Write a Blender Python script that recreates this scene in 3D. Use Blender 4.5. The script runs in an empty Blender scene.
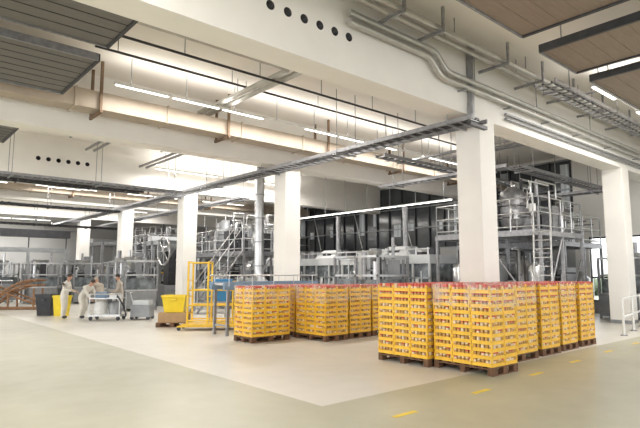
import bpy, math, random
from mathutils import Vector, Matrix
random.seed(7)
D=bpy.data
scene=bpy.context.scene
COL=scene.collection
# ---------------------------------------------------------------- materials
def mat(name,col,rough=.5,metal=0.0,var=.08,scale=6.0,emit=None,es=1.0,bump=0.0,spec=.5,streak=None):
    m=D.materials.new(name); m.use_nodes=True
    nt=m.node_tree; b=nt.nodes['Principled BSDF']
    b.inputs['Roughness'].default_value=rough; b.inputs['Metallic'].default_value=metal
    b.inputs['Specular IOR Level'].default_value=spec
    tc=nt.nodes.new('ShaderNodeTexCoord'); n=nt.nodes.new('ShaderNodeTexNoise')
    n.inputs['Scale'].default_value=scale; n.inputs['Detail'].default_value=4
    src=tc.outputs['Object']
    if streak:
        mp=nt.nodes.new('ShaderNodeMapping'); mp.inputs['Scale'].default_value=streak
        nt.links.new(src,mp.inputs['Vector']); src=mp.outputs['Vector']
    nt.links.new(src,n.inputs['Vector'])
    r=nt.nodes.new('ShaderNodeValToRGB')
    r.color_ramp.elements[0].position=.3; r.color_ramp.elements[1].position=.7
    r.color_ramp.elements[0].color=tuple(max(0,c*(1-var)) for c in col)+(1,)
    r.color_ramp.elements[1].color=tuple(min(1,c*(1+var)) for c in col)+(1,)
    nt.links.new(n.outputs['Fac'],r.inputs['Fac']); nt.links.new(r.outputs['Color'],b.inputs['Base Color'])
    if emit:
        b.inputs['Emission Color'].default_value=emit+(1,); b.inputs['Emission Strength'].default_value=es
    if bump:
        bp=nt.nodes.new('ShaderNodeBump'); bp.inputs['Strength'].default_value=bump
        nt.links.new(n.outputs['Fac'],bp.inputs['Height']); nt.links.new(bp.outputs['Normal'],b.inputs['Normal'])
    return m
M={}
M['concrete']=mat('white_painted_concrete',(.86,.83,.78),.7,var=.03,scale=1.2)
M['ceil']=mat('ceiling_paint',(.87,.83,.77),.8,var=.04,scale=.5)
M['wall']=mat('wall_paint',(.42,.42,.41),.7,var=.06,scale=.6)
M['steel']=mat('stainless_steel',(.60,.60,.60),.3,.9,var=.15,scale=3)
M['pipe']=mat('painted_pipe',(.50,.49,.46),.35,.6,var=.12,scale=3)
M['galv']=mat('galvanised_steel',(.33,.33,.34),.45,.7,var=.2,scale=8)
M['dark']=mat('dark_metal',(.06,.06,.065),.45,.4,var=.2)
M['rust']=mat('brown_primer_steel',(.20,.13,.08),.6,.2,var=.2)
M['black']=mat('black_plastic',(.025,.025,.03),.4)
M['panel']=mat('ceiling_panel_metal',(.17,.16,.15),.5,.3,var=.12,scale=3,streak=(1,14,1))
M['panelb']=mat('brown_ceiling_panel',(.29,.225,.175),.5,.2,var=.12,scale=3,streak=(1,14,1))
M['duct']=mat('duct_cladding',(.43,.36,.285),.5,.2,var=.10,scale=2)
M['yellow']=mat('yellow_crate_plastic',(.85,.50,.04),.4,var=.10,scale=5)
M['yellowb']=mat('yellow_bin_plastic',(.88,.66,.03),.35,var=.05)
M['ypaint']=mat('yellow_steel_paint',(.82,.52,.04),.4,var=.1)
M['jar']=mat('jar_contents',(.52,.29,.08),.3,var=.3,scale=14)
M['lid']=mat('jar_lid_red',(.62,.09,.06),.35,var=.25,scale=12)
M['paper']=mat('jar_label',(.78,.62,.42),.5,var=.15,scale=9)
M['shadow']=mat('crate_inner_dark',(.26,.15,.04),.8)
M['wood']=mat('pallet_wood',(.14,.07,.035),.8,var=.35,scale=5,streak=(1,6,1))
M['woodl']=mat('curved_timber',(.30,.16,.08),.6,var=.25,scale=5)
M['carton']=mat('cardboard',(.42,.27,.14),.8,var=.1)
M['blue']=mat('blue_plastic',(.03,.22,.50),.45)
M['bluegrey']=mat('conveyor_blue_grey',(.20,.29,.40),.45)
M['machine']=mat('machine_white_enamel',(.62,.63,.63),.35,.2,var=.08,scale=2)
M['mgrey']=mat('machine_grey_enamel',(.30,.31,.32),.4,.3,var=.15,scale=2)
M['glassd']=mat('dark_glass',(.055,.062,.068),.12,.0,var=.4,scale=1.0,spec=.8)
M['glassl']=mat('machine_window',(.16,.18,.19),.15,.0,var=.7,scale=3.0,spec=.8)
M['blind_refl']=mat('blinds_with_reflection',(.50,.54,.57),.4,.3,var=.5,scale=1.5,streak=(1,3,.15))  # blind strips whose pale streaky colour also paints in reflections on the glazing
M['lamp']=mat('fluorescent_tube',(.9,.9,.9),.5,emit=(1,.97,.9),es=4)
M['white']=mat('white_plastic',(.75,.75,.73),.4)
M['work']=mat('white_workwear',(.70,.66,.59),.8,var=.08,scale=8,bump=.2)
M['work2']=mat('beige_workwear',(.46,.40,.33),.8,var=.1,scale=8,bump=.2)
M['skin']=mat('skin',(.55,.32,.22),.5,var=.05)
M['hair']=mat('dark_hair',(.04,.025,.018),.6,var=.3,scale=40)
M['lip']=mat('lips',(.40,.14,.12),.5)
M['shoe']=mat('work_shoe',(.05,.05,.05),.5)
M['tape']=mat('yellow_floor_tape',(.80,.58,.06),.5,var=.08)
M['green']=mat('hedge_leaves',(.24,.29,.20),.8,var=.4,scale=4)
M['grass']=mat('grass',(.38,.40,.32),.9,var=.3,scale=2)
# stretch film
f=D.materials.new('stretch_film'); f.use_nodes=True; nt=f.node_tree; b=nt.nodes['Principled BSDF']
b.inputs['Base Color'].default_value=(.85,.83,.8,1); b.inputs['Roughness'].default_value=.15
n=nt.nodes.new('ShaderNodeTexNoise'); n.inputs['Scale'].default_value=5; n.inputs['Detail'].default_value=6
mp=nt.nodes.new('ShaderNodeMapRange'); mp.inputs[1].default_value=.4; mp.inputs[2].default_value=.7; mp.inputs[3].default_value=.02; mp.inputs[4].default_value=.4
nt.links.new(n.outputs['Fac'],mp.inputs[0]); nt.links.new(mp.outputs[0],b.inputs['Alpha'])
bp=nt.nodes.new('ShaderNodeBump'); bp.inputs['Strength'].default_value=.5
nt.links.new(n.outputs['Fac'],bp.inputs['Height']); nt.links.new(bp.outputs['Normal'],b.inputs['Normal'])
M['film']=f
# floor
f=D.materials.new('epoxy_floor'); f.use_nodes=True; nt=f.node_tree; b=nt.nodes['Principled BSDF']; N=nt.nodes; L=nt.links
tc=N.new('ShaderNodeTexCoord'); sx=N.new('ShaderNodeSeparateXYZ'); L.new(tc.outputs['Object'],sx.inputs[0])
def math_(op,a,bv=None):
    q=N.new('ShaderNodeMath'); q.operation=op
    if hasattr(a,'links'): L.new(a,q.inputs[0])
    else: q.inputs[0].default_value=a
    if bv is not None:
        if hasattr(bv,'links'): L.new(bv,q.inputs[1])
        else: q.inputs[1].default_value=bv
    return q.outputs[0]
inside=math_('MULTIPLY',math_('GREATER_THAN',sx.outputs[0],4.6),math_('GREATER_THAN',sx.outputs[1],5.25))
n1=N.new('ShaderNodeTexNoise'); n1.inputs['Scale'].default_value=.7; n1.inputs['Detail'].default_value=8; n1.inputs['Roughness'].default_value=.65
L.new(tc.outputs['Object'],n1.inputs['Vector'])
r1=N.new('ShaderNodeValToRGB'); r1.color_ramp.elements[0].position=.3; r1.color_ramp.elements[1].position=.7
r1.color_ramp.elements[0].color=(.40,.385,.285,1); r1.color_ramp.elements[1].color=(.47,.45,.34,1)
r2=N.new('ShaderNodeValToRGB'); r2.color_ramp.elements[0].position=.3; r2.color_ramp.elements[1].position=.7
r2.color_ramp.elements[0].color=(.61,.58,.52,1); r2.color_ramp.elements[1].color=(.69,.655,.59,1)
L.new(n1.outputs['Fac'],r1.inputs[0]); L.new(n1.outputs['Fac'],r2.inputs[0])
mx=N.new('ShaderNodeMix'); mx.data_type='RGBA'
L.new(inside,mx.inputs[0]); L.new(r1.outputs[0],mx.inputs[6]); L.new(r2.outputs[0],mx.inputs[7])
L.new(mx.outputs[2],b.inputs['Base Color'])
n2=N.new('ShaderNodeTexNoise'); n2.inputs['Scale'].default_value=2.5; L.new(tc.outputs['Object'],n2.inputs['Vector'])
mr=N.new('ShaderNodeMapRange'); mr.inputs[3].default_value=.26; mr.inputs[4].default_value=.45; L.new(n2.outputs['Fac'],mr.inputs[0]); L.new(mr.outputs[0],b.inputs['Roughness'])
M['floor']=f
# ---------------------------------------------------------------- mesh builder
class MB:
    def __init__(s): s.v=[]; s.f=[]; s.m=[]; s.s=[]; s.mats=[]
    def mi(s,k):
        if k not in s.mats: s.mats.append(k)
        return s.mats.index(k)
    def add(s,vs,fs,k,smooth=False):
        o=len(s.v); s.v+= [tuple(v) for v in vs]; i=s.mi(k)
        for q in fs: s.f.append(tuple(a+o for a in q)); s.m.append(i); s.s.append(smooth)
    def box(s,a,b,k,T=None):
        x0,x1=sorted((a[0],b[0])); y0,y1=sorted((a[1],b[1])); z0,z1=sorted((a[2],b[2]))
        vs=[Vector(p) for p in ((x0,y0,z0),(x1,y0,z0),(x1,y1,z0),(x0,y1,z0),(x0,y0,z1),(x1,y0,z1),(x1,y1,z1),(x0,y1,z1))]
        if T: vs=[T@p for p in vs]
        s.add(vs,[(0,3,2,1),(4,5,6,7),(0,1,5,4),(1,2,6,5),(2,3,7,6),(3,0,4,7)],k)
    def tube(s,pts,r,k,seg=8,caps=True,smooth=True):
        pts=[Vector(p) for p in pts]; n=len(pts)
        rs=r if isinstance(r,(list,tuple)) else [r]*n
        vs=[]; t0=(pts[1]-pts[0]).normalized()
        up=Vector((0,0,1)) if abs(t0.z)<.9 else Vector((1,0,0))
        u=t0.cross(up).normalized()
        for i,p in enumerate(pts):
            if i==0: t=t0
            elif i==n-1: t=(pts[-1]-pts[-2]).normalized()
            else: t=((pts[i+1]-p).normalized()+(p-pts[i-1]).normalized()).normalized()
            u=(u-t*u.dot(t)).normalized(); w=t.cross(u)
            for j in range(seg):
                a=2*math.pi*(j+.5)/seg; vs.append(p+(u*math.cos(a)+w*math.sin(a))*rs[i])
        fs=[]
        for i in range(n-1):
            for j in range(seg):
                a=i*seg+j; b=i*seg+(j+1)%seg; fs.append((a,b,b+seg,a+seg))
        s.add(vs,fs,k,smooth)
        if caps:
            s.add(vs[:seg],[tuple(range(seg))[::-1]],k); s.add(vs[-seg:],[tuple(range(seg))],k)
    def ell(s,c,r,k,nu=12,nv=8,T=None):
        vs=[];fs=[]
        for i in range(nv+1):
            th=math.pi*i/nv
            for j in range(nu):
                a=2*math.pi*j/nu
                p=Vector((r[0]*math.sin(th)*math.cos(a),r[1]*math.sin(th)*math.sin(a),r[2]*math.cos(th)))+Vector(c)
                vs.append(T@p if T else p)
        for i in range(nv):
            for j in range(nu):
                a=i*nu+j;b=i*nu+(j+1)%nu
                fs.append((a,a+nu,b+nu,b))
        s.add(vs,fs,k,True)
    def done(s,name,loc=(0,0,0),rot=0,bevel=0):
        me=D.meshes.new(name); me.from_pydata(s.v,[],s.f)
        for k in s.mats: me.materials.append(M[k])
        me.polygons.foreach_set('material_index',s.m); me.polygons.foreach_set('use_smooth',s.s); me.update()
        o=D.objects.new(name,me); COL.objects.link(o); o.location=loc; o.rotation_euler=(0,0,rot)
        if bevel:
            q=o.modifiers.new('Bevel','BEVEL'); q.width=bevel; q.segments=2
        return o
def inst(o,name,loc,rot=0):
    q=D.objects.new(name,o.data); COL.objects.link(q); q.location=loc; q.rotation_euler=(0,0,rot); return q
def lin(a,b,n): return [a+(b-a)*i/max(1,n-1) for i in range(n)]
# ---------------------------------------------------------------- shell
CZ=7.05
YB=[-.6+7.6*k for k in range(0,6)]
b=MB(); b.box((-12,-10,-.2),(24.3,44.3,0),'floor'); b.done('floor')
b=MB(); b.box((-12,-10,CZ),(24.3,44.3,CZ+.2),'ceil'); b.done('ceiling')
b=MB(); b.box((-12,44,0),(24.3,44.3,CZ),'wall'); b.done('wall_north')
b=MB(); X=24.0
b.box((X,10.2,0),(X+.3,44,3.1),'wall')
b.box((X,30.5,3.1),(X+.3,44,CZ),'concrete')
b.box((X,-10,3.3),(X+.3,9.6,CZ),'concrete'); b.box((X,-10,0),(X+.3,9.6,.5),'wall')
b.box((X,9.6,0),(X+.3,10.2,CZ),'concrete')
b.box((X,10.2,6.9),(X+.3,30.5,CZ),'concrete')
for y in (-10,-6,-2,2,5.9): b.box((X,y-.15,.5),(X+.3,y+.15,3.3),'concrete')
b.done('wall_east')
b=MB(); y=10.2; i=0
while y<30.4:
    y2=min(y+1.0,30.5)
    b.box((X+.08,y,3.1),(X+.12,y2,6.9),'glassd')
    b.box((X-.02,y-.035,3.1),(X+.1,y+.035,6.9),'dark')
    if i%3!=2: 
        w=random.uniform(.2,.8); b.box((X+.03,y+.1,3.25+random.uniform(0,1.6)),(X+.06,y+.1+w,random.choice((4.6,5.6,6.7))),'blind_refl')
    if i%4==1: b.tube([(X-.1,y+.2,3.3),(X-.1,y+.9,5.6)],.03,'steel',6)
    y=y2; i+=1
for z in (3.1,4.3,5.5,6.86): b.box((X-.03,10.2,z),(X+.1,30.5,z+.06),'mgrey')
b.done('window_1')
b=MB()
for (a,c) in ((-1.85,1.85),(2.15,5.75),(6.05,9.6)):
    n=3
    for t in lin(a,c,n+1): b.box((X+.05,t-.04,.5),(X+.13,t+.04,3.3),'dark')
    for z in (.5,1.5,3.22): b.box((X+.05,a,z),(X+.13,c,z+.07),'dark')
b.done('window_2')
b=MB(); b.box((24.3,-30,-.3),(70,60,-.1),'grass'); b.done('lawn')
b=MB()
for i in range(70):
    y=random.uniform(-10,32); s=random.uniform(.5,1.1)
    b.ell((46+random.uniform(-1,1),y,random.uniform(.3,1.2)),(s,s*1.2,s*1.1),'green',8,6)
b.done('hedge_row')
# beams
for k,y in enumerate(YB):
    b=MB(); b.box((-12,y-.3,5.4),(24,y+.3,CZ),'concrete'); o=b.done('ceiling_beam')
    c=MB()
    for i in range(6):
        x=4.74+.36*i; c.tube([(x,y-.5,6.1),(x,y+.12,6.1)],.085,'dark',16)
    co=c.done('cut'); m=o.modifiers.new('B','BOOLEAN'); m.object=co; m.solver='EXACT'
    dg=bpy.context.evaluated_depsgraph_get(); me=D.meshes.new_from_object(o.evaluated_get(dg))
    o.modifiers.clear(); o.data=me; D.objects.remove(co)
    me.materials.clear(); me.materials.append(M['concrete']); me.materials.append(M['black'])
    for p in me.polygons:
        c=p.center; p.material_index=1 if (5.98<c.z<6.22 and y-.29<c.y<y+.2 and 4.5<c.x<6.8) else 0
def column(x,y):
    b=MB(); s=.33
    b.box((x-s,y-s,0),(x+s,y+s,5.4),'concrete'); b.box((x-s-.01,y-s-.01,0),(x+s+.01,y+s+.01,.12),'mgrey')
    b.done('concrete_column',bevel=.012)
for y in YB[1:6]: column(11.15,y)
column(20.1,7.0)
# ---------------------------------------------------------------- ceiling services
def hanger(b,x,y,z,k='galv'): b.tube([(x,y,z),(x,y,CZ)],.012,k,6)
for (yy,zz) in ((13.6,6.05),(28.9,6.0)):
    b=MB(); W,H=.28,.23
    b.box((-12,yy-W,zz-H),(23.9,yy+W,zz+H),'duct')
    for x in lin(-10.8,22.8,15):
        b.box((x,yy-W-.03,zz-H-.03),(x+.05,yy+W+.03,zz+H+.03),'duct')
    for x in (-8,-3.5,.5,4.2,7.9,11.9,15.9,19.9):
        for s in (-1,1): b.box((x-.035,yy+s*(W+.08)-.035,zz-H-.12),(x+.035,yy+s*(W+.08)+.035,CZ),'rust')
        b.box((x-.035,yy-W-.15,zz-H-.12),(x+.035,yy+W+.15,zz-H-.04),'rust')
    b.done('ventilation_duct',bevel=.01)
def ladderY(x,z,y0,y1,w,k='galv',hang=True):
    b=MB()
    for s in (-1,1):
        b.box((x+s*w/2-.015,y0,z),(x+s*w/2+.015,y1,z+.1),k)
    y=y0+.1
    while y<y1: b.box((x-w/2,y,z+.01),(x+w/2,y+.04,z+.035),k); y+=.3
    for t in (-.12,0,.1): b.tube([(x+t*w*2,y0+.1,z+.06),(x+t*w*2,y1-.1,z+.06)],.025,'dark',6)
    if hang:
        y=y0+.6
        while y<y1:
            b.box((x-w/2-.1,y,z-.04),(x+w/2+.1,y+.05,z),k)
            for s in (-1,1): hanger(b,x+s*(w/2+.07),y+.02,z-.02)
            y+=3.8
    return b.done('cable_ladder')
def ladderX(y,z,x0,x1,w,k='galv'):
    b=MB()
    for s in (-1,1): b.box((x0,y+s*w/2-.015,z),(x1,y+s*w/2+.015,z+.1),k)
    x=x0+.1
    while x<x1: b.box((x,y-w/2,z+.01),(x+.04,y+w/2,z+.035),k); x+=.3
    for t in (-.12,.1): b.tube([(x0+.1,y+t*w*2,z+.06),(x1-.1,y+t*w*2,z+.06)],.025,'dark',6)
    x=x0+.6
    while x<x1:
        b.box((x,y-w/2-.1,z-.04),(x+.05,y+w/2+.1,z),k)
        for s in (-1,1): hanger(b,x+.02,y+s*(w/2+.07),z-.02)
        x+=3
    b.done('cable_ladder')
ladderY(10.42,5.18,6.4,43.5,.62)
ladderY(12.2,4.9,19,43.5,.5)
ladderX(20.7,5.1,-6,10,.5); ladderX(27.8,4.9,-6,10,.5,'dark'); ladderX(35,4.6,-2,14,.6,'dark')
ladderX(5.6,6.2,12,23.8,.5); ladderX(8.6,5.15,16,23.8,.5); ladderX(11.4,5.5,12.5,23.8,.4)
ladderX(17.0,6.0,-2,10,.5); ladderX(24.9,5.6,-2,10,.5,'dark'); ladderX(8.15,6.5,3.6,10.9,.4,'dark')
ladderY(14.6,4.9,8,13.2,.4); ladderY(21.4,4.85,7.6,13.8,.5)
b=MB(); b.box((10.38,6.55,5.1),(10.46,6.68,CZ),'galv'); b.box((10.2,6.5,5.08),(10.9,6.6,5.16),'dark'); b.done('tray_support_post')
def pipes(name,paths,r,k,hang=()):
    b=MB()
    for p in paths: b.tube(p,r,k,10)
    for h in hang: hanger(b,*h)
    return b.done(name)
def bend(pts,r=.2,n=5):
    pts=[Vector(p) for p in pts]; out=[pts[0]]
    for i in range(1,len(pts)-1):
        a=(pts[i-1]-pts[i]).normalized(); c=(pts[i+1]-pts[i]).normalized()
        p0=pts[i]+a*r; p2=pts[i]+c*r
        for t in lin(0,1,n): out.append(p0*(1-t)**2+pts[i]*2*t*(1-t)+p2*t*t)
    out.append(pts[-1]); return out
pipes('insulated_pipe_pair',[bend([(3,9.62,6.6),(7.42,9.62,6.6),(7.42,14.2,6.6)],.25),bend([(3,9.35,6.6),(7.7,9.35,6.6),(7.7,14.2,6.6)],.25)],.075,'pipe',
      [(4,9.62,6.6),(4,9.35,6.6),(6.5,9.62,6.6),(6.5,9.35,6.6),(7.42,12,6.6),(7.7,12,6.6)])
pipes('pipe_bundle',[bend([(5.2,3,6.8),(5.2,6.5,6.8),(23.9,6.5,6.8)],.25),bend([(5.5,3,6.65),(5.5,6.3,6.65),(23.9,6.3,6.65)],.25),bend([(5.8,3,6.65),(5.8,6.05,6.65),(23.9,6.05,6.65)],.25),
      bend([(6.4,6.55,6.3),(8.8,6.55,6.3),(9.2,6.55,5.95),(23.9,6.55,5.95)],.15),bend([(6.4,6.55,6.48),(9.0,6.55,6.48),(9.4,6.55,6.13),(23.9,6.55,6.13)],.15)],.065,'pipe',
      [(x,6.3,6.65) for x in (6.5,9,12,15,18)]+[(x,6.05,6.65) for x in (6.5,9,12,15,18)]+[(x,6.55,5.95) for x in (10.5,13.5,17)])
b=MB()
for x in (7.2,8.4,10.9,12.6,14.4,16.4,18.6): b.box((x,5.95,6.52),(x+.05,6.7,6.58),'galv'); b.box((x,5.9,6.52),(x+.05,5.95,CZ),'galv')
for x in (10.0,12.0,14.0,16.0,18.4,21): b.box((x,6.46,5.85),(x+.05,6.7,5.88),'galv')
b.done('pipe_support_bracket')
pipes('conduit_rail',[[(2.5,10.3,6.5),(14.5,10.3,6.5)],[(3.5,11.6,6.7),(18,11.6,6.7)]],.03,'dark',[(x,10.3,6.5) for x in (3,5,7,9,11,13)]+[(x,11.6,6.7) for x in (4,7,10,13,16)])
pipes('conduit_rail',[[(1,18.3,6.4),(23,18.3,6.4)],[(1,18.6,6.4),(23,18.6,6.4)]],.05,'duct',[(x,18.3,6.4) for x in (3,8,13,18)]+[(x,18.6,6.4) for x in (3,8,13,18)])
pipes('conduit_rail',[[(9.0,15,6.3),(9.0,43.5,6.3)],[(8.7,15,6.3),(8.7,43.5,6.3)],[(6.2,15,6.5),(6.2,21,6.5)],[(6.5,15,6.5),(6.5,21,6.5)]],.05,'galv',[(9.0,y,6.3) for y in (17,25,33)]+[(8.7,y,6.3) for y in (17,25,33)]+[(6.2,18,6.5),(6.5,18,6.5)])
pipes('conduit_rail',[[(13.5,7.3,6.2),(13.5,13.2,6.2)],[(15.5,7.3,6.0),(15.5,13.2,6.0)],[(17.6,7.3,6.4),(17.6,13.2,6.4)],[(17.9,7.3,6.4),(17.9,13.2,6.4)]],.05,'galv',[(13.5,y,6.2) for y in (9,12)]+[(15.5,y,6.0) for y in (9,12)]+[(17.6,10,6.4),(17.9,10,6.4)])
pipes('conduit_rail',[[(12,6.64,5.6),(23.9,6.64,5.6)],[(12,6.64,5.72),(23.9,6.64,5.72)],bend([(14,6.4,6.4),(14,5.0,6.4),(23.9,5.0,6.4)],.2)],.035,'galv',[(14.5,5.0,6.4),(18,5.0,6.4)])
def rpanel(x0,x1,y0,y1,z=5.9,k='panel',e_=0.0):
    b=MB(); b.box((x0,y0,z),(x1,y1,z+.08),k)
    y=y0+.3
    while y<y1-.1: b.box((x0,y,z-.008),(x1,y+.015,z+.01),'dark' if k=='panel' else k); y+=.35
    for e in (y0,y1): b.box((x0,e-.02,z-.03),(x1,e+.02,z+.12),'galv')
    for e in (x0,x1): b.box((e-.03,y0,z-.03),(e+.03,y1,z+.12),'dark')
    x=x0+.5
    while x<x1:
        for y in (y0+.2,y1-.2): hanger(b,x,y,z+.05)
        b.box((x-.03,y0-.1,z+.12),(x+.03,y1+.1,z+.17),'dark')
        x+=2.2
    b.done('radiant_ceiling_panel')
rpanel(-6,3.2,7.4,9.85,6.0); rpanel(-6,3.2,10.35,12.9)
rpanel(-2,8.55,1.6,4.35,5.9,'panelb'); rpanel(9.4,11.0,1.6,4.45,5.9,'panelb')
rpanel(11.7,16,1.6,4.45,5.9,'panelb')
rpanel(-6,3.0,16.5,18.6,5.8)
def strip(x0,x1,y,z,power=None,gap=0,up=.18):
    b=MB(); x=x0; i=0
    while x<x1-.1:
        x2=min(x+1.5,x1)
        if not(gap and i%gap==gap-1):
            b.box((x,y-.05,z),(x2-.08,y+.05,z+.05),'white'); b.box((x+.03,y-.03,z-.02),(x2-.11,y+.03,z),'lamp')
        hanger(b,x+.4,y,z+.03); x=x2; i+=1
    b.box((x0,y-.02,z+.03),(x1,y+.02,z+.07),'white')
    b.done('strip_light')
    if power:
        for (zz,rx,f_) in ((z-.06,0,1-up),(z+.12,math.pi,up)):  # second entry is an upward fill lamp, added to brighten the ceiling
            l=D.lights.new('strip_lamp_and_fill','AREA'); l.shape='RECTANGLE'; l.size=x1-x0; l.size_y=.08; l.energy=power*f_; l.color=(1,.975,.93)
            o=D.objects.new('strip_lamp_and_fill',l); COL.objects.link(o); o.location=((x0+x1)/2,y,zz); o.rotation_euler=(rx,0,0)
P=500
strip(4.3,20,12.6,6.3,P*.9,4); strip(9,17,20.9,6.1,P,3); strip(6,18,28,6.0,P,3); strip(3,16,35.9,6.0,P,3)
strip(-6,2,20.9,6.1,P*.7,3); strip(3,8,25.6,5.6,None,2); strip(13,19,4.9,6.2,P*.6,2); strip(-9,2,5.2,6.2,P); strip(-9,0,13.1,6.3,P*.5)  # near-bay strip above the camera is unseen, added to light the ceiling there
strip(3,10,41,5.5,P)
def stripY(x,y0,y1,z):
    b=MB(); y=y0
    while y<y1-.1:
        y2=min(y+1.5,y1); b.box((x-.05,y,z),(x+.05,y2-.04,z+.05),'white'); b.box((x-.03,y+.03,z-.02),(x+.03,y2-.07,z),'lamp')
        b.tube([(x,y+.4,z+.03),(x,y+.4,5.35 if abs((y+.4-YB[2]))<.3 or abs(y+.4-YB[3])<.3 else CZ)],.012,'galv',6); y=y2
    b.done('strip_light')
stripY(18.2,12.6,25,4.75)
# ---------------------------------------------------------------- pallet stacks
def pallet(b,L,W,z=0):
    for i in range(7):
        y=(W-.1)*i/6; b.box((0,y,z+.122),(L,y+.1,z+.144),'wood')
    for x in (0,L/2-.06,L-.12): b.box((x,0,z+.1),(x+.12,W,z+.122),'wood')
    for y in (0,W/2-.05,W-.1):
        b.box((0,y,z),(L,y+.1,z+.022),'wood')
        for x in (0,L/2-.07,L-.145): b.box((x,y,z+.022),(x+.145,y+.1,z+.1),'wood')
def tray(b,x,y,z,l,w,h):
    k='yellow'; e=.002
    x0,x1,y0,y1=x+e,x+l-e,y+e,y+w-e; t=.012; q=.062
    b.box((x0+.004,y0+.004,z),(x1-.004,y1-.004,z+q-.01),k)
    b.box((x0,y0,z+q-.013),(x1,y0+t,z+q),k); b.box((x0,y1-t,z+q-.013),(x1,y1,z+q),k)
    b.box((x0,y0,z+q-.013),(x0+t,y1,z+q),k); b.box((x1-t,y0,z+q-.013),(x1,y1,z+q),k)
    zt=z+h
    for px in (x0,x1-.025):
        for yy in (y0,y1-.025):
            b.box((px,yy,z+.05),(px+.025,yy+.025,zt-.002),k)
def stackmesh(L,W,n,seed,film=False,redtop=3):
    random.seed(seed); b=MB(); pallet(b,L,W); h=.122
    nx=3 if L>1 else 2; ny=2 if W<1 else 3
    for i in range(n):
        z=.144+i*h; jx=random.uniform(-.006,.006); jy=random.uniform(-.006,.006)
        for a in range(nx):
            for c in range(ny): tray(b,L/nx*a+jx+random.uniform(-.002,.002),W/ny*c+jy,z,L/nx,W/ny,h)
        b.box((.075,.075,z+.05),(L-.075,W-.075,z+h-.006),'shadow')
        top=i==n-1; rp=.9 if i>=n-redtop else .2
        def jar(x,y):
            k=random.choice(('jar','jar','paper'))
            b.tube([(x,y,z+.05),(x,y,z+.095)],.033,k,8); b.tube([(x,y,z+.09),(x,y,z+(.145 if top else .117))],.031,'lid' if random.random()<rp else random.choice(('paper','jar')),8)
        m=int(L/.078)
        for q in range(m):
            x=.045+(L-.09)*q/(m-1); jar(x,.046); jar(x,W-.046)
            if top:
                for yy in lin(.13,W-.13,8): jar(x,yy)
        m=int(W/.078)
        for q in range(1,m-1):
            y=.045+(W-.09)*q/(m-1); jar(.046,y); jar(L-.046,y)
    if film:
        zt=.144+n*h; z0=zt-.36; g=.012
        pts=[]
        for t in lin(0,1,13)[:-1]: pts.append((t*(L+2*g)-g,-g))
        for t in lin(0,1,9)[:-1]: pts.append((L+g,t*(W+2*g)-g))
        for t in lin(1,0,13)[:-1]: pts.append((t*(L+2*g)-g,W+g))
        for t in lin(1,0,9)[:-1]: pts.append((-g,t*(W+2*g)-g))
        K=len(pts); vs=[];fs=[]
        for r_ in range(5):
            for p in pts:
                s=1+random.uniform(0,.012); vs.append(((p[0]-L/2)*s+L/2,(p[1]-W/2)*s+W/2,z0+(zt+.04-z0)*r_/4+random.uniform(-.02,.02)))
        for r_ in range(4):
            for j in range(K): fs.append((r_*K+j,r_*K+(j+1)%K,(r_+1)*K+(j+1)%K,(r_+1)*K+j))
        b.add(vs,fs,'film',True)
    return b
SN='crate_pallet_stack'
tall=stackmesh(.8,1.2,11,1).done(SN,(7.9,6.09,0),math.radians(1))
tallF=stackmesh(.8,1.2,11,2,True).done(SN,(8.0,4.84,0),math.radians(-1))
longF=stackmesh(1.2,.8,11,3,True).done(SN,(9.3,5.3,0))
for i,(x,y) in enumerate(((10.72,5.32),(11.75,5.36),(12.8,5.4))): inst((tall,tallF)[i%2],SN,(x,y,0),math.radians((-1,1,0)[i]))
for (x,y) in ((8.76,6.15),(9.65,6.3)): inst(tall,SN,(x,y,0))
lowL=stackmesh(1.2,.8,10,5,True,1).done(SN,(7.3,10.95,0),math.radians(1))
low=stackmesh(.8,1.2,10,6,True,1).done(SN,(8.85,9.98,0))
inst(low,SN,(9.78,10.05,0)); inst(low,SN,(10.7,10.1,0),math.radians(1))
inst(low,SN,(8.9,11.3,0)); inst(low,SN,(9.85,11.35,0))
random.seed(11)
b=MB()
for i,(x,y) in enumerate(((4.9,4.3),(6.7,4.38),(8.6,4.5),(10.4,4.62),(12.3,4.72),(14.2,4.8))):
    b.box((x,y-.04,0.001),(x+.42,y+.04,.004),'tape')
b.done('floor_marking_tape')
# ---------------------------------------------------------------- yellow trolley racks
def rack():
    b=MB(); k='ypaint'
    for x in (0,.6,1.35):
        H=2.05 if x<1 else 1.45
        for y in (0,.75): b.tube([(x,y,.15),(x,y,H)],.032,k,8)
        b.tube([(x,0,H),(x,.75,H)],.03,k,8)
        for z in (.5,1.0,1.5)[:3 if x<1 else 2]: b.tube([(x,0,z),(x,.75,z)],.018,k,6)
    for y in (0,.75):
        for z in (.3,.75,1.2): b.tube([(0,y,z),(1.35,y,z)],.022,k,6)
        b.tube([(0,y,2.03),(.6,y,2.03)],.022,k,6)
    b.box((-.1,-.05,.14),(1.5,.8,.2),k)
    for y in (.0,.25,.5,.75): b.box((-.3,y-.02,.1),(1.75,y+.02,.14),k)
    for x in (-.25,1.6):
        for y in (.05,.7): b.tube([(x,y-.03,.06),(x,y+.03,.06)],.06,'black',10)
    return b
rack().done('yellow_roll_rack',(7.45,14.65,0),math.radians(-38))
b=MB()
b.box((0,0,.0),(.1,.1,.75),'galv'); b.box((.5,0,0),(.6,.1,.75),'galv'); b.box((0,.4,0),(.1,.5,.75),'galv'); b.box((.5,.4,0),(.6,.5,.75),'galv')
b.box((-.05,-.05,.75),(.65,.55,.8),'galv')
vs=[(0,0,.8),(.6,0,.8),(.6,.5,.8),(0,.5,.8),(-.05,-.05,1.5),(.65,-.05,1.5),(.65,.55,1.5),(-.05,.55,1.5)]
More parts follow.
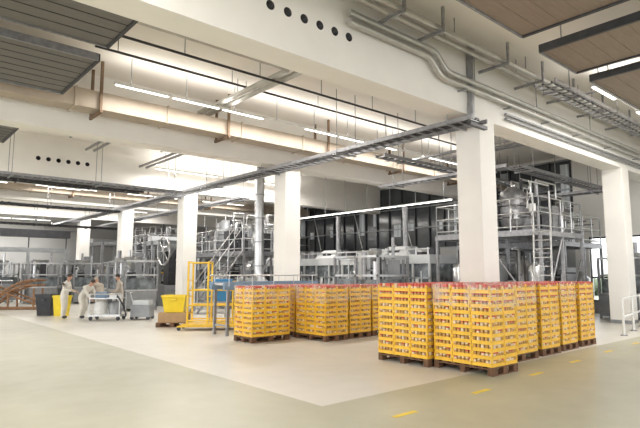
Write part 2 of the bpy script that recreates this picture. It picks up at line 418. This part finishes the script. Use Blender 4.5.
b.add(vs,[(0,3,2,1),(0,1,5,4),(1,2,6,5),(2,3,7,6),(3,0,4,7),(4,5,6,7)],'blue')
b.box((-.08,-.08,1.46),(.68,.58,1.52),'blue')
b.done('blue_plastic_bin',(8.6,15.4,0),math.radians(-40))
def conveyor(name,x,y,L,rot,h=.9,k='bluegrey'):
    b=MB(); b.box((0,0,h),(L,.08,h+.22),k); b.box((0,.62,h),(L,.7,h+.22),k)
    t=.1
    while t<L: b.tube([(t,.08,h+.15),(t,.62,h+.15)],.04,'steel',8); t+=.14
    t=.15
    while t<L:
        for yy in (.04,.66): b.box((t-.04,yy-.03,0),(t+.04,yy+.03,h),'galv')
        b.box((t-.02,.04,.25),(t+.02,.66,.3),'galv'); t+=1.3
    for yy in (0,.7): b.tube([(0,yy,h+.4),(L,yy,h+.4)],.02,'steel',6)
    t=.15
    while t<L:
        for yy in (0,.7): b.tube([(t,yy,h+.1),(t,yy,h+.4)],.012,'steel',6)
        t+=.8
    return b.done(name,(x,y,0),rot)
conveyor('roller_conveyor',7.5,12.62,3.6,math.radians(4),1.25)
b=MB(); pallet(b,1.0,.8)
b.box((.05,.05,.144),(.95,.75,.45),'carton'); b.box((.05,.38,.45),(.95,.42,.456),'paper')
b.done('carton_pallet',(7.15,16.2,0),math.radians(-38))
def bin_(name,k,loc,s=1,rot=0,zs=1):
    b=MB()
    vs=[(-.3,-.22,0),(.3,-.22,0),(.3,.22,0),(-.3,.22,0),(-.38,-.3,.55),(.38,-.3,.55),(.38,.3,.55),(-.38,.3,.55),
        (-.35,-.27,.55),(.35,-.27,.55),(.35,.27,.55),(-.35,.27,.55),(-.28,-.2,.04),(.28,-.2,.04),(.28,.2,.04),(-.28,.2,.04)]
    fs=[(0,3,2,1)]+[(i,(i+1)%4,(i+1)%4+4,i+4) for i in range(4)]+[(i+4,(i+1)%4+4,(i+1)%4+8,i+8) for i in range(4)]+[(i+8,(i+1)%4+8,(i+1)%4+12,i+12) for i in range(4)]+[(12,13,14,15)]
    b.add([(v[0]*s,v[1]*s,v[2]*s*zs) for v in vs],fs,k)
    for (a,c) in (((-.4,-.32),(.4,-.29)),((-.4,.29),(.4,.32)),((-.4,-.32),(-.37,.32)),((.37,-.32),(.4,.32))): b.box((a[0]*s,a[1]*s,.49*s*zs),(c[0]*s,c[1]*s,.55*s*zs),k)
    b.box((-.1*s,-.33*s,.38*s*zs),(.1*s,-.3*s,.44*s*zs),k)
    return b.done(name,loc,rot)
bin_('yellow_plastic_bin','yellowb',(7.8,16.2,.457),1.0,math.radians(-38))
bin_('black_plastic_bin','black',(5.75,23.7,0),.85,math.radians(-40),1.85)
bin_('yellow_plastic_bin','yellowb',(6.2,23.1,0),.75,math.radians(-40),2.0)
# ---------------------------------------------------------------- machinery
def platform(name,x0,x1,y0,y1,z,extra=2,stairs=True,seed=0,hmax=1.9,tanks=0):
    random.seed(seed); b=MB(); k='galv'
    for x in lin(x0,x1,3):
        for y in lin(y0,y1,3): b.box((x-.045,y-.045,0),(x+.045,y+.045,z),k)
    for y in (y0,(y0+y1)/2,y1): b.box((x0-.06,y-.05,z-.16),(x1+.06,y+.05,z),k)
    for x in (x0,x1): b.box((x-.05,y0,z-.16),(x+.05,y1,z),k)
    t=x0
    while t<x1: b.box((t,y0,z),(t+.05,y1,z+.04),k); t+=.11
    for y in (y0,y1):
        for zz in (.15,.6,1.1): b.tube([(x0,y,z+zz),(x1,y,z+zz)],.022,'steel',6)
        for x in lin(x0,x1,5): b.tube([(x,y,z),(x,y,z+1.1)],.022,'steel',6)
    for x in (x0,x1):
        for zz in (.15,.6,1.1): b.tube([(x,y0,z+zz),(x,y1,z+zz)],.022,'steel',6)
        for y in lin(y0,y1,5): b.tube([(x,y,z),(x,y,z+1.1)],.022,'steel',6)
    b.tube([(x0,y0,.2),(x0,(y0+y1)/2,z-.2)],.03,k,6); b.tube([(x0,(y0+y1)/2,z-.2),(x0,y1,.2)],.03,k,6)
    b.tube([(x0,y0,.2),((x0+x1)/2,y0,z-.2)],.03,k,6)
    for i in range(tanks):
        x=lin(x0+.7,x1-.7,tanks)[i]; y=random.uniform(y0+.8,y1-1.2); r=.42; h=random.uniform(1.2,1.6)
        b.tube([(x,y,z+.1),(x,y,z+.3),(x,y,z+h),(x,y,z+h+.2)],[r*.3,r,r,r*.35],random.choice(('mgrey','galv')),18)
        b.tube([(x,y,z+h+.2),(x,y,z+h+.4),(x+.4,y,z+h+.4),(x+.4,y,z)],.04,'steel',8)
        for zz in (.5,.9): b.tube([(x,y,z+zz),(x,y,z+zz+.04)],r+.02,'dark',18)
    for i in range(extra*8):
        x=random.uniform(x0+.2,x1-.2); y=random.uniform(y0+.2,y1-.2); h=random.uniform(.6,hmax)
        b.tube([(x,y,z),(x,y,z+h)],random.choice((.03,.05,.08)),random.choice(('steel','galv','dark')),8)
        x2=min(x1,max(x0,x+random.uniform(-1.5,1.5)))
        b.tube([(x,y,z+h),(x2,y,z+h),(x2,y,z+h-.5)],.035,'steel',8)
        y2=min(y1,max(y0,y+random.uniform(-1.5,1.5))); b.tube([(x,y,z+h*.7),(x,y2,z+h*.7)],.03,'galv',6)
        if i%3==0: b.tube([(x,y,z+h*.5),(x,y,z+h*.5+.3)],.11,random.choice(('steel','mgrey','white','dark')),10)
        if i%4==0:
            b.box((x-.25,y-.2,z+.04),(x+.25,y+.2,z+.04+random.uniform(.4,1.0)),random.choice(('mgrey','galv','dark','dark')))
        zz=random.uniform(.9,z-.4); b.tube([(x,y,.05),(x,y,zz),(x2,y,zz)],.035,random.choice(('steel','galv','dark')),6)
    for i in range(extra*3):
        x=random.uniform(x0+.4,x1-.4); y=random.uniform(y0+.4,y1-.4)
        if i%2: 
            r=random.uniform(.25,.4); h=random.uniform(1.2,2.1); b.tube([(x,y,.35),(x,y,.5),(x,y,h),(x,y,h+.2)],[r*.3,r,r,r*.3],'steel',16)
            for a in range(3): b.tube([(x+r*.8*math.cos(a*2.1),y+r*.8*math.sin(a*2.1),0),(x+r*.8*math.cos(a*2.1),y+r*.8*math.sin(a*2.1),.6)],.03,'steel',6)
        else:
            h=random.uniform(1.2,2.1); b.box((x-.4,y-.3,0),(x+.4,y+.3,h),random.choice(('machine','mgrey','dark','galv'))); b.box((x-.41,y-.2,h*.5),(x-.4,y+.2,h*.85),'glassd')
    if stairs:
        xs=x0-.1; n=12
        for s in (0,.7): 
            b.tube([(xs-2.2,y0+s,0.03),(xs,y0+s,z)],.05,k,6); b.tube([(xs-2.2,y0+s,1.0),(xs,y0+s,z+1.1)],.025,'steel',6)
            for t in (0,.33,.66,1): b.tube([(xs-2.2+2.2*t,y0+s,z*t+.02),(xs-2.2+2.2*t,y0+s,z*t+1.02)],.02,'steel',6)
        for i in range(1,n): b.box((xs-2.2+2.2*i/n-.12,y0,z*i/n-.02),(xs-2.2+2.2*i/n+.1,y0+.7,z*i/n+.01),k)
    return b.done(name)
platform('process_platform',16.3,19.4,8.0,12.0,3.1,6,False,3,1.9,3)
platform('process_platform',13.0,16.0,20.2,25.5,2.7,5,True,5,1.9,2)
platform('process_platform',13.0,16.5,30.6,35,3.0,4,False,8)
platform('process_platform',19.8,23.2,8.8,13.5,2.9,5,False,9,1.8,2)
platform('process_platform',17.0,22.5,27,33,3.0,3,False,12)
b=MB()
for s in (0,.55): b.tube([(15.2,7.2+s,0),(16.2,7.6+s,3.3),(16.2,7.6+s,4.3)],.03,'steel',6)
for i in range(1,12): 
    t=i/12; b.tube([(15.2+t,7.2+.4*t,3.3*t),(15.2+t,7.75+.4*t,3.3*t)],.02,'steel',6)
b.done('access_ladder')
def filler(name,x,y,L,seed,hood=True):
    random.seed(seed); b=MB(); W=1.8
    b.box((0,0,.15),(W,L,.95),'machine'); b.box((0,0,2.1),(W,L,2.45),'machine')
    b.box((.12,.1,.95),(W-.12,L-.1,2.1),'glassl')
    n=max(2,int(L/.8))
    for t in lin(0,L-.08,n+1): 
        b.box((0,t,.95),(.08,t+.08,2.1),'machine'); b.box((W-.08,t,.95),(W,t+.08,2.1),'steel')
        b.box((.05,t,0),(.15,t+.08,.15),'dark'); b.box((W-.15,t,0),(W-.05,t+.08,.15),'dark')
    b.box((.0,0,1.5),(.05,L,1.56),'steel')
    t=.2
    while t<L-.7:
        b.box((-.015,t,.3),(0,t+.8,.88),random.choice(('mgrey','machine','galv'))); b.box((-.03,t+.35,1.2),(0,t+.5,1.5),'white'); 
        b.tube([(.09,t+.3,.95),(.09,t+.3,1.8)],.03,'steel',8); b.box((.06,t+.45,.95),(.11,t+.8,1.35),random.choice(('dark','mgrey','steel'))); t+=.9
    if hood:
        c=L*.5
        vs=[(.2,c-.8,2.45),(W-.2,c-.8,2.45),(W-.2,c+.8,2.45),(.2,c+.8,2.45),(.5,c-.45,2.85),(W-.5,c-.45,2.85),(W-.5,c+.45,2.85),(.5,c+.45,2.85)]
        b.add(vs,[(4,5,6,7),(0,1,5,4),(1,2,6,5),(2,3,7,6),(3,0,4,7)],'machine')
        b.box((.3,c-.3,2.52),(.345,c+.3,2.7),'dark')
        b.tube([(W/2+.2,c,2.85),(W/2+.2,c,4.6)],.12,'galv',10)
        for t in lin(.3,L-.3,7): b.tube([(.3,t,2.45),(.3,t,2.75)],.04,'steel',8); b.box((.5,t-.15,2.45),(.9,t+.15,2.45+random.uniform(.1,.4)),random.choice(('dark','mgrey','galv')))
        b.tube([(.3,.2,2.7),(.3,L-.2,2.7)],.03,'steel',8)
    b.box((-.06,L*.6,1.25),(-.01,L*.6+.45,1.75),'mgrey'); b.box((-.065,L*.6+.04,1.4),(-.06,L*.6+.41,1.7),'dark')
    return b.done(name,(x,y,0),bevel=.01)
filler('filling_machine',16.6,12.6,4.2,1); filler('filling_machine',17.0,17.0,4.8,2); filler('filling_machine',17.4,22.0,4.6,4)
def packer(seed):
    random.seed(seed); b=MB()
    b.box((0,0,.1),(1.6,2.2,.9),random.choice(('mgrey','galv')))
    for x in (0,1.52):
        for y in (0,1.05,2.12): b.box((x,y,0),(x+.08,y+.08,2.3),'galv')
    for z in (.9,1.6,2.25): 
        for x in (0,1.52): b.box((x,0,z),(x+.08,2.2,z+.07),'steel')
        for y in (0,2.12): b.box((0,y,z),(1.6,y+.08,z+.07),'steel')
    b.box((.1,.1,.95),(1.5,2.1,1.5),'glassl')
    for i in range(9):
        x=random.uniform(.2,1.3); y=random.uniform(.2,1.9); h=random.uniform(1.7,3.0)
        if i%3==0: b.box((x-.15,y-.15,1.5),(x+.15,y+.15,h-.3),random.choice(('dark','mgrey','machine')))
        else: b.tube([(x,y,1.5),(x,y,h)],random.choice((.03,.06,.1)),random.choice(('steel','galv')),8)
        b.tube([(x,y,h-.3),(x,random.uniform(.2,2.0),h-.3)],.03,'steel',6)
    b.tube([(.8,1.1,1.9),(.8,1.1,2.5)],[.15,.45],'steel',16)
    for t in (.2,.9,1.5): b.box((-.02,t,.25),(0,t+.5,.8),random.choice(('machine','dark','steel')))
    return b
pk=[packer(s).done('packaging_machine',l) for s,l in ((21,(9.0,23.9,0)),(22,(9.6,26.6,0)),(23,(12.9,11.9,0)))]
for i,l in enumerate(((9.0,31.6,0),(12.8,35.8,0),(7.0,33.0,0),(14.7,13.6,0),(5.6,36.1,0),(9.2,34.6,0))): inst(pk[i%3],'packaging_machine',l,(0,.05,-.05)[i%3])
inst(pk[1],'packaging_machine',(23.7,6.75,0),math.pi/2)
b=MB(); b.box((0,0,0),(1.2,1.4,2.1),'mgrey'); b.box((-.02,.2,1.2),(0,1.2,1.95),'glassd'); b.box((-.02,.2,.2),(0,1.2,1.0),'machine'); b.box((.1,.1,2.1),(1.1,1.3,2.3),'steel'); b.tube([(.6,.7,2.3),(.6,.7,2.8)],.05,'steel')
cab=b.done('control_cabinet',(14.7,26.3,0),bevel=.01); inst(cab,'control_cabinet',(21.3,5.0,0),.2); inst(cab,'control_cabinet',(8.2,39.3,0)); inst(cab,'control_cabinet',(3.2,39.4,0))
b=MB(); b.tube(bend([(12.5,18.3,5.9),(12.5,18.3,1.3),(13.4,17.4,.75),(15.0,17.0,.75)],.6,8),.2,'steel',16)
for z in (2,3,4,5): b.tube([(12.5,18.3,z),(12.5,18.3,z+.05)],.23,'galv',16)
b.box((14.6,16.6,0),(15.4,17.4,.95),'mgrey'); b.box((12.3,18.1,5.88),(12.7,18.24,CZ),'galv')
b.done('stainless_transfer_duct')
b=MB(); b.box((0,0,0),(1.4,1.2,1.1),'mgrey'); b.box((.3,.3,1.1),(.8,.9,2.4),'dark')
b.tube([(.1,.6,3.0),(.3,.6,3.0)],.15,'steel',12)
ring=[(.15,.6+.75*math.cos(a),2.9+.75*math.sin(a)) for a in lin(0,2*math.pi,25)]; b.tube(ring,.05,'steel',8,False)
for a in range(8): b.tube([(.15,.6,2.9),(.15,.6+.75*math.cos(a*.785),2.9+.75*math.sin(a*.785))],.02,'steel',6)
b.tube([(.5,.6,2.3),(.3,.6,2.9)],.1,'dark',8)
b.tube([(.6,.6,2.3),(.9,.2,3.4),(1.8,-.2,2.6)],[.18,.14,.1],'dark',10); b.tube([(1.8,-.2,2.6),(1.8,-.2,1.9)],.08,'steel',8)
b.done('depalletiser_machine',(11.9,26.0,0),bevel=.01)
def gantry(x0,x1,y0,y1,z,k):
    b=MB()
    for x in (x0,x1):
        for y in lin(y0,y1,3): b.box((x-.08,y-.08,0),(x+.08,y+.08,z),k)
        b.box((x-.08,y0,z-.25),(x+.08,y1,z),k); b.box((x-.04,y0,z*.55),(x+.04,y1,z*.55+.1),k)
    for y in lin(y0,y1,3): b.box((x0,y-.08,z-.2),(x1,y+.08,z),k)
    ym=(y0+y1)/2+.5; b.box((x0,ym-.3,z),(x1,ym+.3,z+.3),'machine'); b.box(((x0+x1)/2-.2,ym-.2,z*.5),((x0+x1)/2+.2,ym+.2,z),'steel')
    b.box(((x0+x1)/2-.6,ym-.5,z*.5-.1),((x0+x1)/2+.6,ym+.5,z*.5),'ypaint')
    b.box((x0+.3,y0+.3,0),(x1-.3,y1-.3,.7),'mgrey')
    for i in range(6): 
        y=y0+.5+i*(y1-y0-1)/6; b.box((x0-.05,y,.9),(x0-.02,y+.5,2.0),random.choice(('glassd','machine','mgrey')))
    b.done('palletiser_gantry')
gantry(12.6,15.4,28.3,30.2,3.6,'mgrey'); gantry(12.8,16.5,38.5,42.3,4.0,'galv')
b=MB()
for i in range(9):
    x=2+i*1.15; h=random.choice((1.6,2.0,2.3)); b.box((x,42.6,0),(x+1.0,43.4,h),random.choice(('mgrey','galv','steel','wall'))); b.box((x+.2,42.58,h*.55),(x+.8,42.6,h*.85),'glassd')
b.done('switchgear_row',bevel=.01)
b=MB(); b.box((1,38.5,3.1),(10.6,38.8,3.4),'mgrey'); 
for x in lin(1.2,10.4,5): b.box((x-.08,38.5,0),(x+.08,38.7,3.1),'mgrey')
b.box((1,38.4,4.1),(10.6,39,4.6),'dark')
for x in lin(1.2,10.4,5): b.box((x-.03,38.55,3.4),(x+.03,38.65,4.2),'dark')
b.done('steel_gantry_frame')
conveyor('roller_conveyor',1.0,34.3,5.5,0,.9,'mgrey')
b=MB()
for yo in (0,.8):
    for r0 in (1.15,.95):
        b.tube([(-1.1+2.4*t, yo, .08+1.3*math.sin(t*math.pi*.55)*r0/1.15) for t in lin(0,1,12)],.05,'woodl',6)
    b.tube([(-1.3,yo,1.2),(1.3,yo,.25)],.05,'woodl',6); b.tube([(-1.2,yo,0.05),(1.4,yo,.05)],.05,'woodl',6)
    for x in (-1.0,0,1.2): b.tube([(x,yo,.05),(x,yo,1.0)],.05,'woodl',6)
for t in lin(0,1,12): b.box((-1.1+2.4*t-.05,-.1,.1+1.3*math.sin(t*math.pi*.55)),(-1.1+2.4*t+.05,.9,.14+1.3*math.sin(t*math.pi*.55)),'woodl')
b.done('curved_timber_cradle',(5.3,28.7,0),math.radians(-40))
b=MB(); b.box((-.6,-.35,.15),(.6,.35,.22),'steel')
for x in (-.5,.5):
    for y in (-.28,.28): b.tube([(x,y-.02,.07),(x,y+.02,.07)],.07,'black',12); b.tube([(x,y,.07),(x,y,.16)],.02,'steel',6); b.tube([(x*1.1,y*1.1,.2),(x*1.1,y*1.1,.95)],.02,'steel',6)
b.box((-.57,-.33,.78),(.57,.33,.81),'steel'); b.tube([(-.55,-.31,.95),(.55,-.31,.95),(.55,.31,.95),(-.55,.31,.95),(-.55,-.31,.95)],.018,'steel',6)
b.tube([(-.25,0,.22),(-.25,0,.62),(-.25,0,.72)],[.24,.24,.1],'white',14); b.tube([(.28,0,.22),(.28,0,.6),(.28,0,.7)],[.22,.22,.08],'mgrey',14)
b.box((-.4,-.2,.81),(-.05,.15,1.02),'bluegrey'); b.box((.1,-.15,.81),(.4,.2,.93),'white')
b.tube([(.3,0,.7),(.5,-.4,.9),(.75,-.4,.5),(.8,-.3,.15)],.025,'black',6)
b.done('cleaning_trolley',(6.95,20.0,0),math.radians(-41))
b=MB()
b.box((-.35,-.3,.1),(.35,.3,.55),'mgrey'); b.box((-.3,-.25,.55),(.3,.25,.7),'machine'); b.tube([(-.3,-.25,.7),(-.4,-.25,1.0),(-.4,.25,1.0),(-.3,.25,.7)],.02,'steel',6)
for x in (-.3,.3):
    for y in (-.25,.25): b.tube([(x,y-.03,.07),(x,y+.03,.07)],.07,'black',12)
b.done('pump_cart',(8.05,19.45,0),math.radians(-41))
b=MB()
for s in (0,1.6,3.2): b.tube([(s,0,0),(s,0,1.05)],.035,'white',10); b.box((s-.08,-.08,0),(s+.08,.08,.02),'galv')
for z in (.5,1.0): b.tube([(0,0,z),(3.2,0,z)],.03,'white',8)
b.done('guard_rail',(16.0,5.6,0),math.radians(10))
b=MB(); pallet(b,1.2,.8); b.box((.05,.05,.144),(1.15,.75,.9),'machine'); b.box((.05,.05,.9),(1.15,.75,.95),'mgrey'); b.done('palletised_container',(18.8,4.9,0))
# ---------------------------------------------------------------- people
def person(name,loc,heading,lean=0,sink=0,arms=None,legs=None,hp=0,top='work',bot='work',cap=None,sc=1):
    """local +X is the facing direction"""
    lean=math.radians(lean); pel=Vector((0,0,.93-sink))
    def U(p):
        p=Vector(p); q=p-Vector((0,0,.93)); c,s_=math.cos(lean),math.sin(lean)
        return pel+Vector((q.x*c+q.z*s_,q.y,-q.x*s_+q.z*c))
    J=[];R=[];E=[];C=[]
    def j(p,r,par=None,k=None):
        J.append(Vector(p)); R.append(r)
        if par is not None: E.append((par,len(J)-1)); C.append(k)
        return len(J)-1
    p0=j(pel,(.18,.15)); s1=j(U((0,0,1.1)),(.165,.13),p0,top); s2=j(U((.01,0,1.3)),(.185,.14),s1,top); s3=j(U((0,0,1.42)),(.135,.10),s2,top)
    nk=j(U((.01,0,1.51)),(.058,.058),s3,'skin'); hb=j(U((.03,0,1.58)),(.055,.055),nk,'skin')
    wr=[]
    for i,s_ in enumerate((1,-1)):
        el,wp=arms[i]
        sh=j(U((0,.19*s_,1.40)),(.08,.08),s3,top); e=j(el,(.063,.063),sh,top); w=j(wp,(.04,.04),e,top); wr.append((Vector(el),Vector(wp)))
        kn,an=legs[i]
        h=j(pel+Vector((0,.10*s_,-.06)),(.12,.12),p0,bot); t_=j(kn,(.09,.09),h,bot); a=j(an,(.065,.065),t_,bot); j(Vector(an)+Vector((.14,0,-.045)),(.045,.036),a,'shoe')
    me=D.meshes.new('b'); me.from_pydata([tuple(p) for p in J],E,[]); ob=D.objects.new('b',me); COL.objects.link(ob)
    ob.modifiers.new('Skin','SKIN'); sv=me.skin_vertices[0].data
    for i,r in enumerate(R): sv[i].radius=r; sv[i].use_root=(i==0)
    ss=ob.modifiers.new('S','SUBSURF'); ss.levels=2
    dg=bpy.context.evaluated_depsgraph_get(); em=D.meshes.new_from_object(ob.evaluated_get(dg)); D.objects.remove(ob)
    b=MB(); b.v=[tuple(v.co) for v in em.vertices]
    for p in em.polygons:
        c=p.center; best=1e9;kk=top
        for (a,e),k in zip(E,C):
            A,B=J[a],J[e]; d=B-A; t=max(0,min(1,(c-A).dot(d)/d.length_squared)); q=(c-(A+d*t)).length-(R[e][0]*.5)
            if q<best: best=q;kk=k
        b.f.append(tuple(p.vertices)); b.m.append(b.mi(kk)); b.s.append(True)
    hd=U((.04,0,1.66)); T=Matrix.Translation(hd)@Matrix.Rotation(lean+math.radians(hp),4,'Y')
    b.ell((0,0,0),(.095,.075,.12),'skin',16,12,T); b.ell((.03,0,-.06),(.06,.055,.06),'skin',12,8,T)
    b.ell((.098,0,-.012),(.02,.012,.022),'skin',8,6,T)
    for s_ in (1,-1):
        b.ell((.082,.03*s_,.01),(.012,.014,.008),'white',8,6,T); b.ell((.091,.03*s_,.01),(.005,.006,.006),'hair',6,5,T)
        b.ell((0,.078*s_,-.005),(.02,.01,.03),'skin',8,6,T)
    b.ell((.086,0,-.052),(.01,.024,.007),'lip',8,5,T)
    hk=cap or 'hair'; b.ell((-.018,0,.035),(.098,.084,.102),hk,14,10,T)
    for (el,wp),s_ in zip(wr,(1,-1)):
        d=(wp-el).normalized(); side=Vector((0,1,0))*s_; side=(side-d*side.dot(d)).normalized(); nrm=d.cross(side).normalized()
        if nrm.x<0 or nrm.z>0.2: nrm=-nrm
        q=nrm.cross(d).normalized()
        for o_ in (-.024,-.008,.008,.024): b.tube([wp-d*.01+q*o_*.6,wp+d*.04+q*o_,wp+d*.09+q*o_],[.017,.015,.011],'skin',8)
        for o_,l in ((-.027,.055),(-.009,.07),(.009,.075),(.027,.066)):
            a=wp+d*.085+q*o_; m1=a+d*l*.5+nrm*.008; e=m1+d*l*.35+nrm*.03
            b.tube([a,m1,e],[.0095,.009,.007],'skin',6)
        a=wp+d*.03+q*.025; m1=a+q*.03+d*.03; b.tube([a,m1,m1+d*.035+nrm*.01],[.013,.011,.008],'skin',6)
    o=b.done(name,loc,heading); o.scale=(sc,)*3; return o
st=[((.02,.1,.5),(-.03,.11,.09)),((.05,-.1,.5),(.02,-.12,.09))]
Rt=math.radians(-41)
person('worker',(5.85,21.6,0),Rt,12,0,[((.12,.26,1.12),(.36,.22,1.05)),((.12,-.26,1.12),(.38,-.2,1.1))],st,15,sc=.96)
person('worker',(6.4,21.25,0),Rt-.3,38,.06,[((.4,.24,1.0),(.55,.2,.75)),((.42,-.24,1.0),(.6,-.18,.78))],[((.12,.11,.47),(-.08,.12,.09)),((.15,-.1,.46),(.05,-.13,.09))],10,top='work',sc=.96)
person('worker',(7.15,21.4,0),Rt+2.6,25,.05,[((.25,.25,1.05),(.45,.2,.85)),((.25,-.25,1.05),(.48,-.2,.9))],[((.1,.11,.47),(-.05,.12,.09)),((.13,-.1,.46),(.03,-.13,.09))],15,top='work2',cap='work2',sc=.95)
person('worker',(7.65,20.65,0),Rt+3.3,8,0,[((.08,.26,1.12),(.3,.2,1.0)),((.1,-.26,1.12),(.33,-.16,1.08))],st,15,top='work2',bot='work',sc=.95)
# ---------------------------------------------------------------- world & camera
w=D.worlds.new('World'); scene.world=w; w.use_nodes=True
bg=w.node_tree.nodes['Background']; bg.inputs[0].default_value=(.95,.97,1,1); bg.inputs[1].default_value=2.3
cam=D.cameras.new('Camera'); co=D.objects.new('Camera',cam); COL.objects.link(co)
cam.sensor_width=36; cam.clip_end=300
co.location=(0,0,1.7)
cam.lens=29.4; co.rotation_euler=(math.radians(96.51),0,math.radians(-40.99))
scene.camera=co
scene.view_settings.view_transform='Standard'; scene.view_settings.exposure=.28
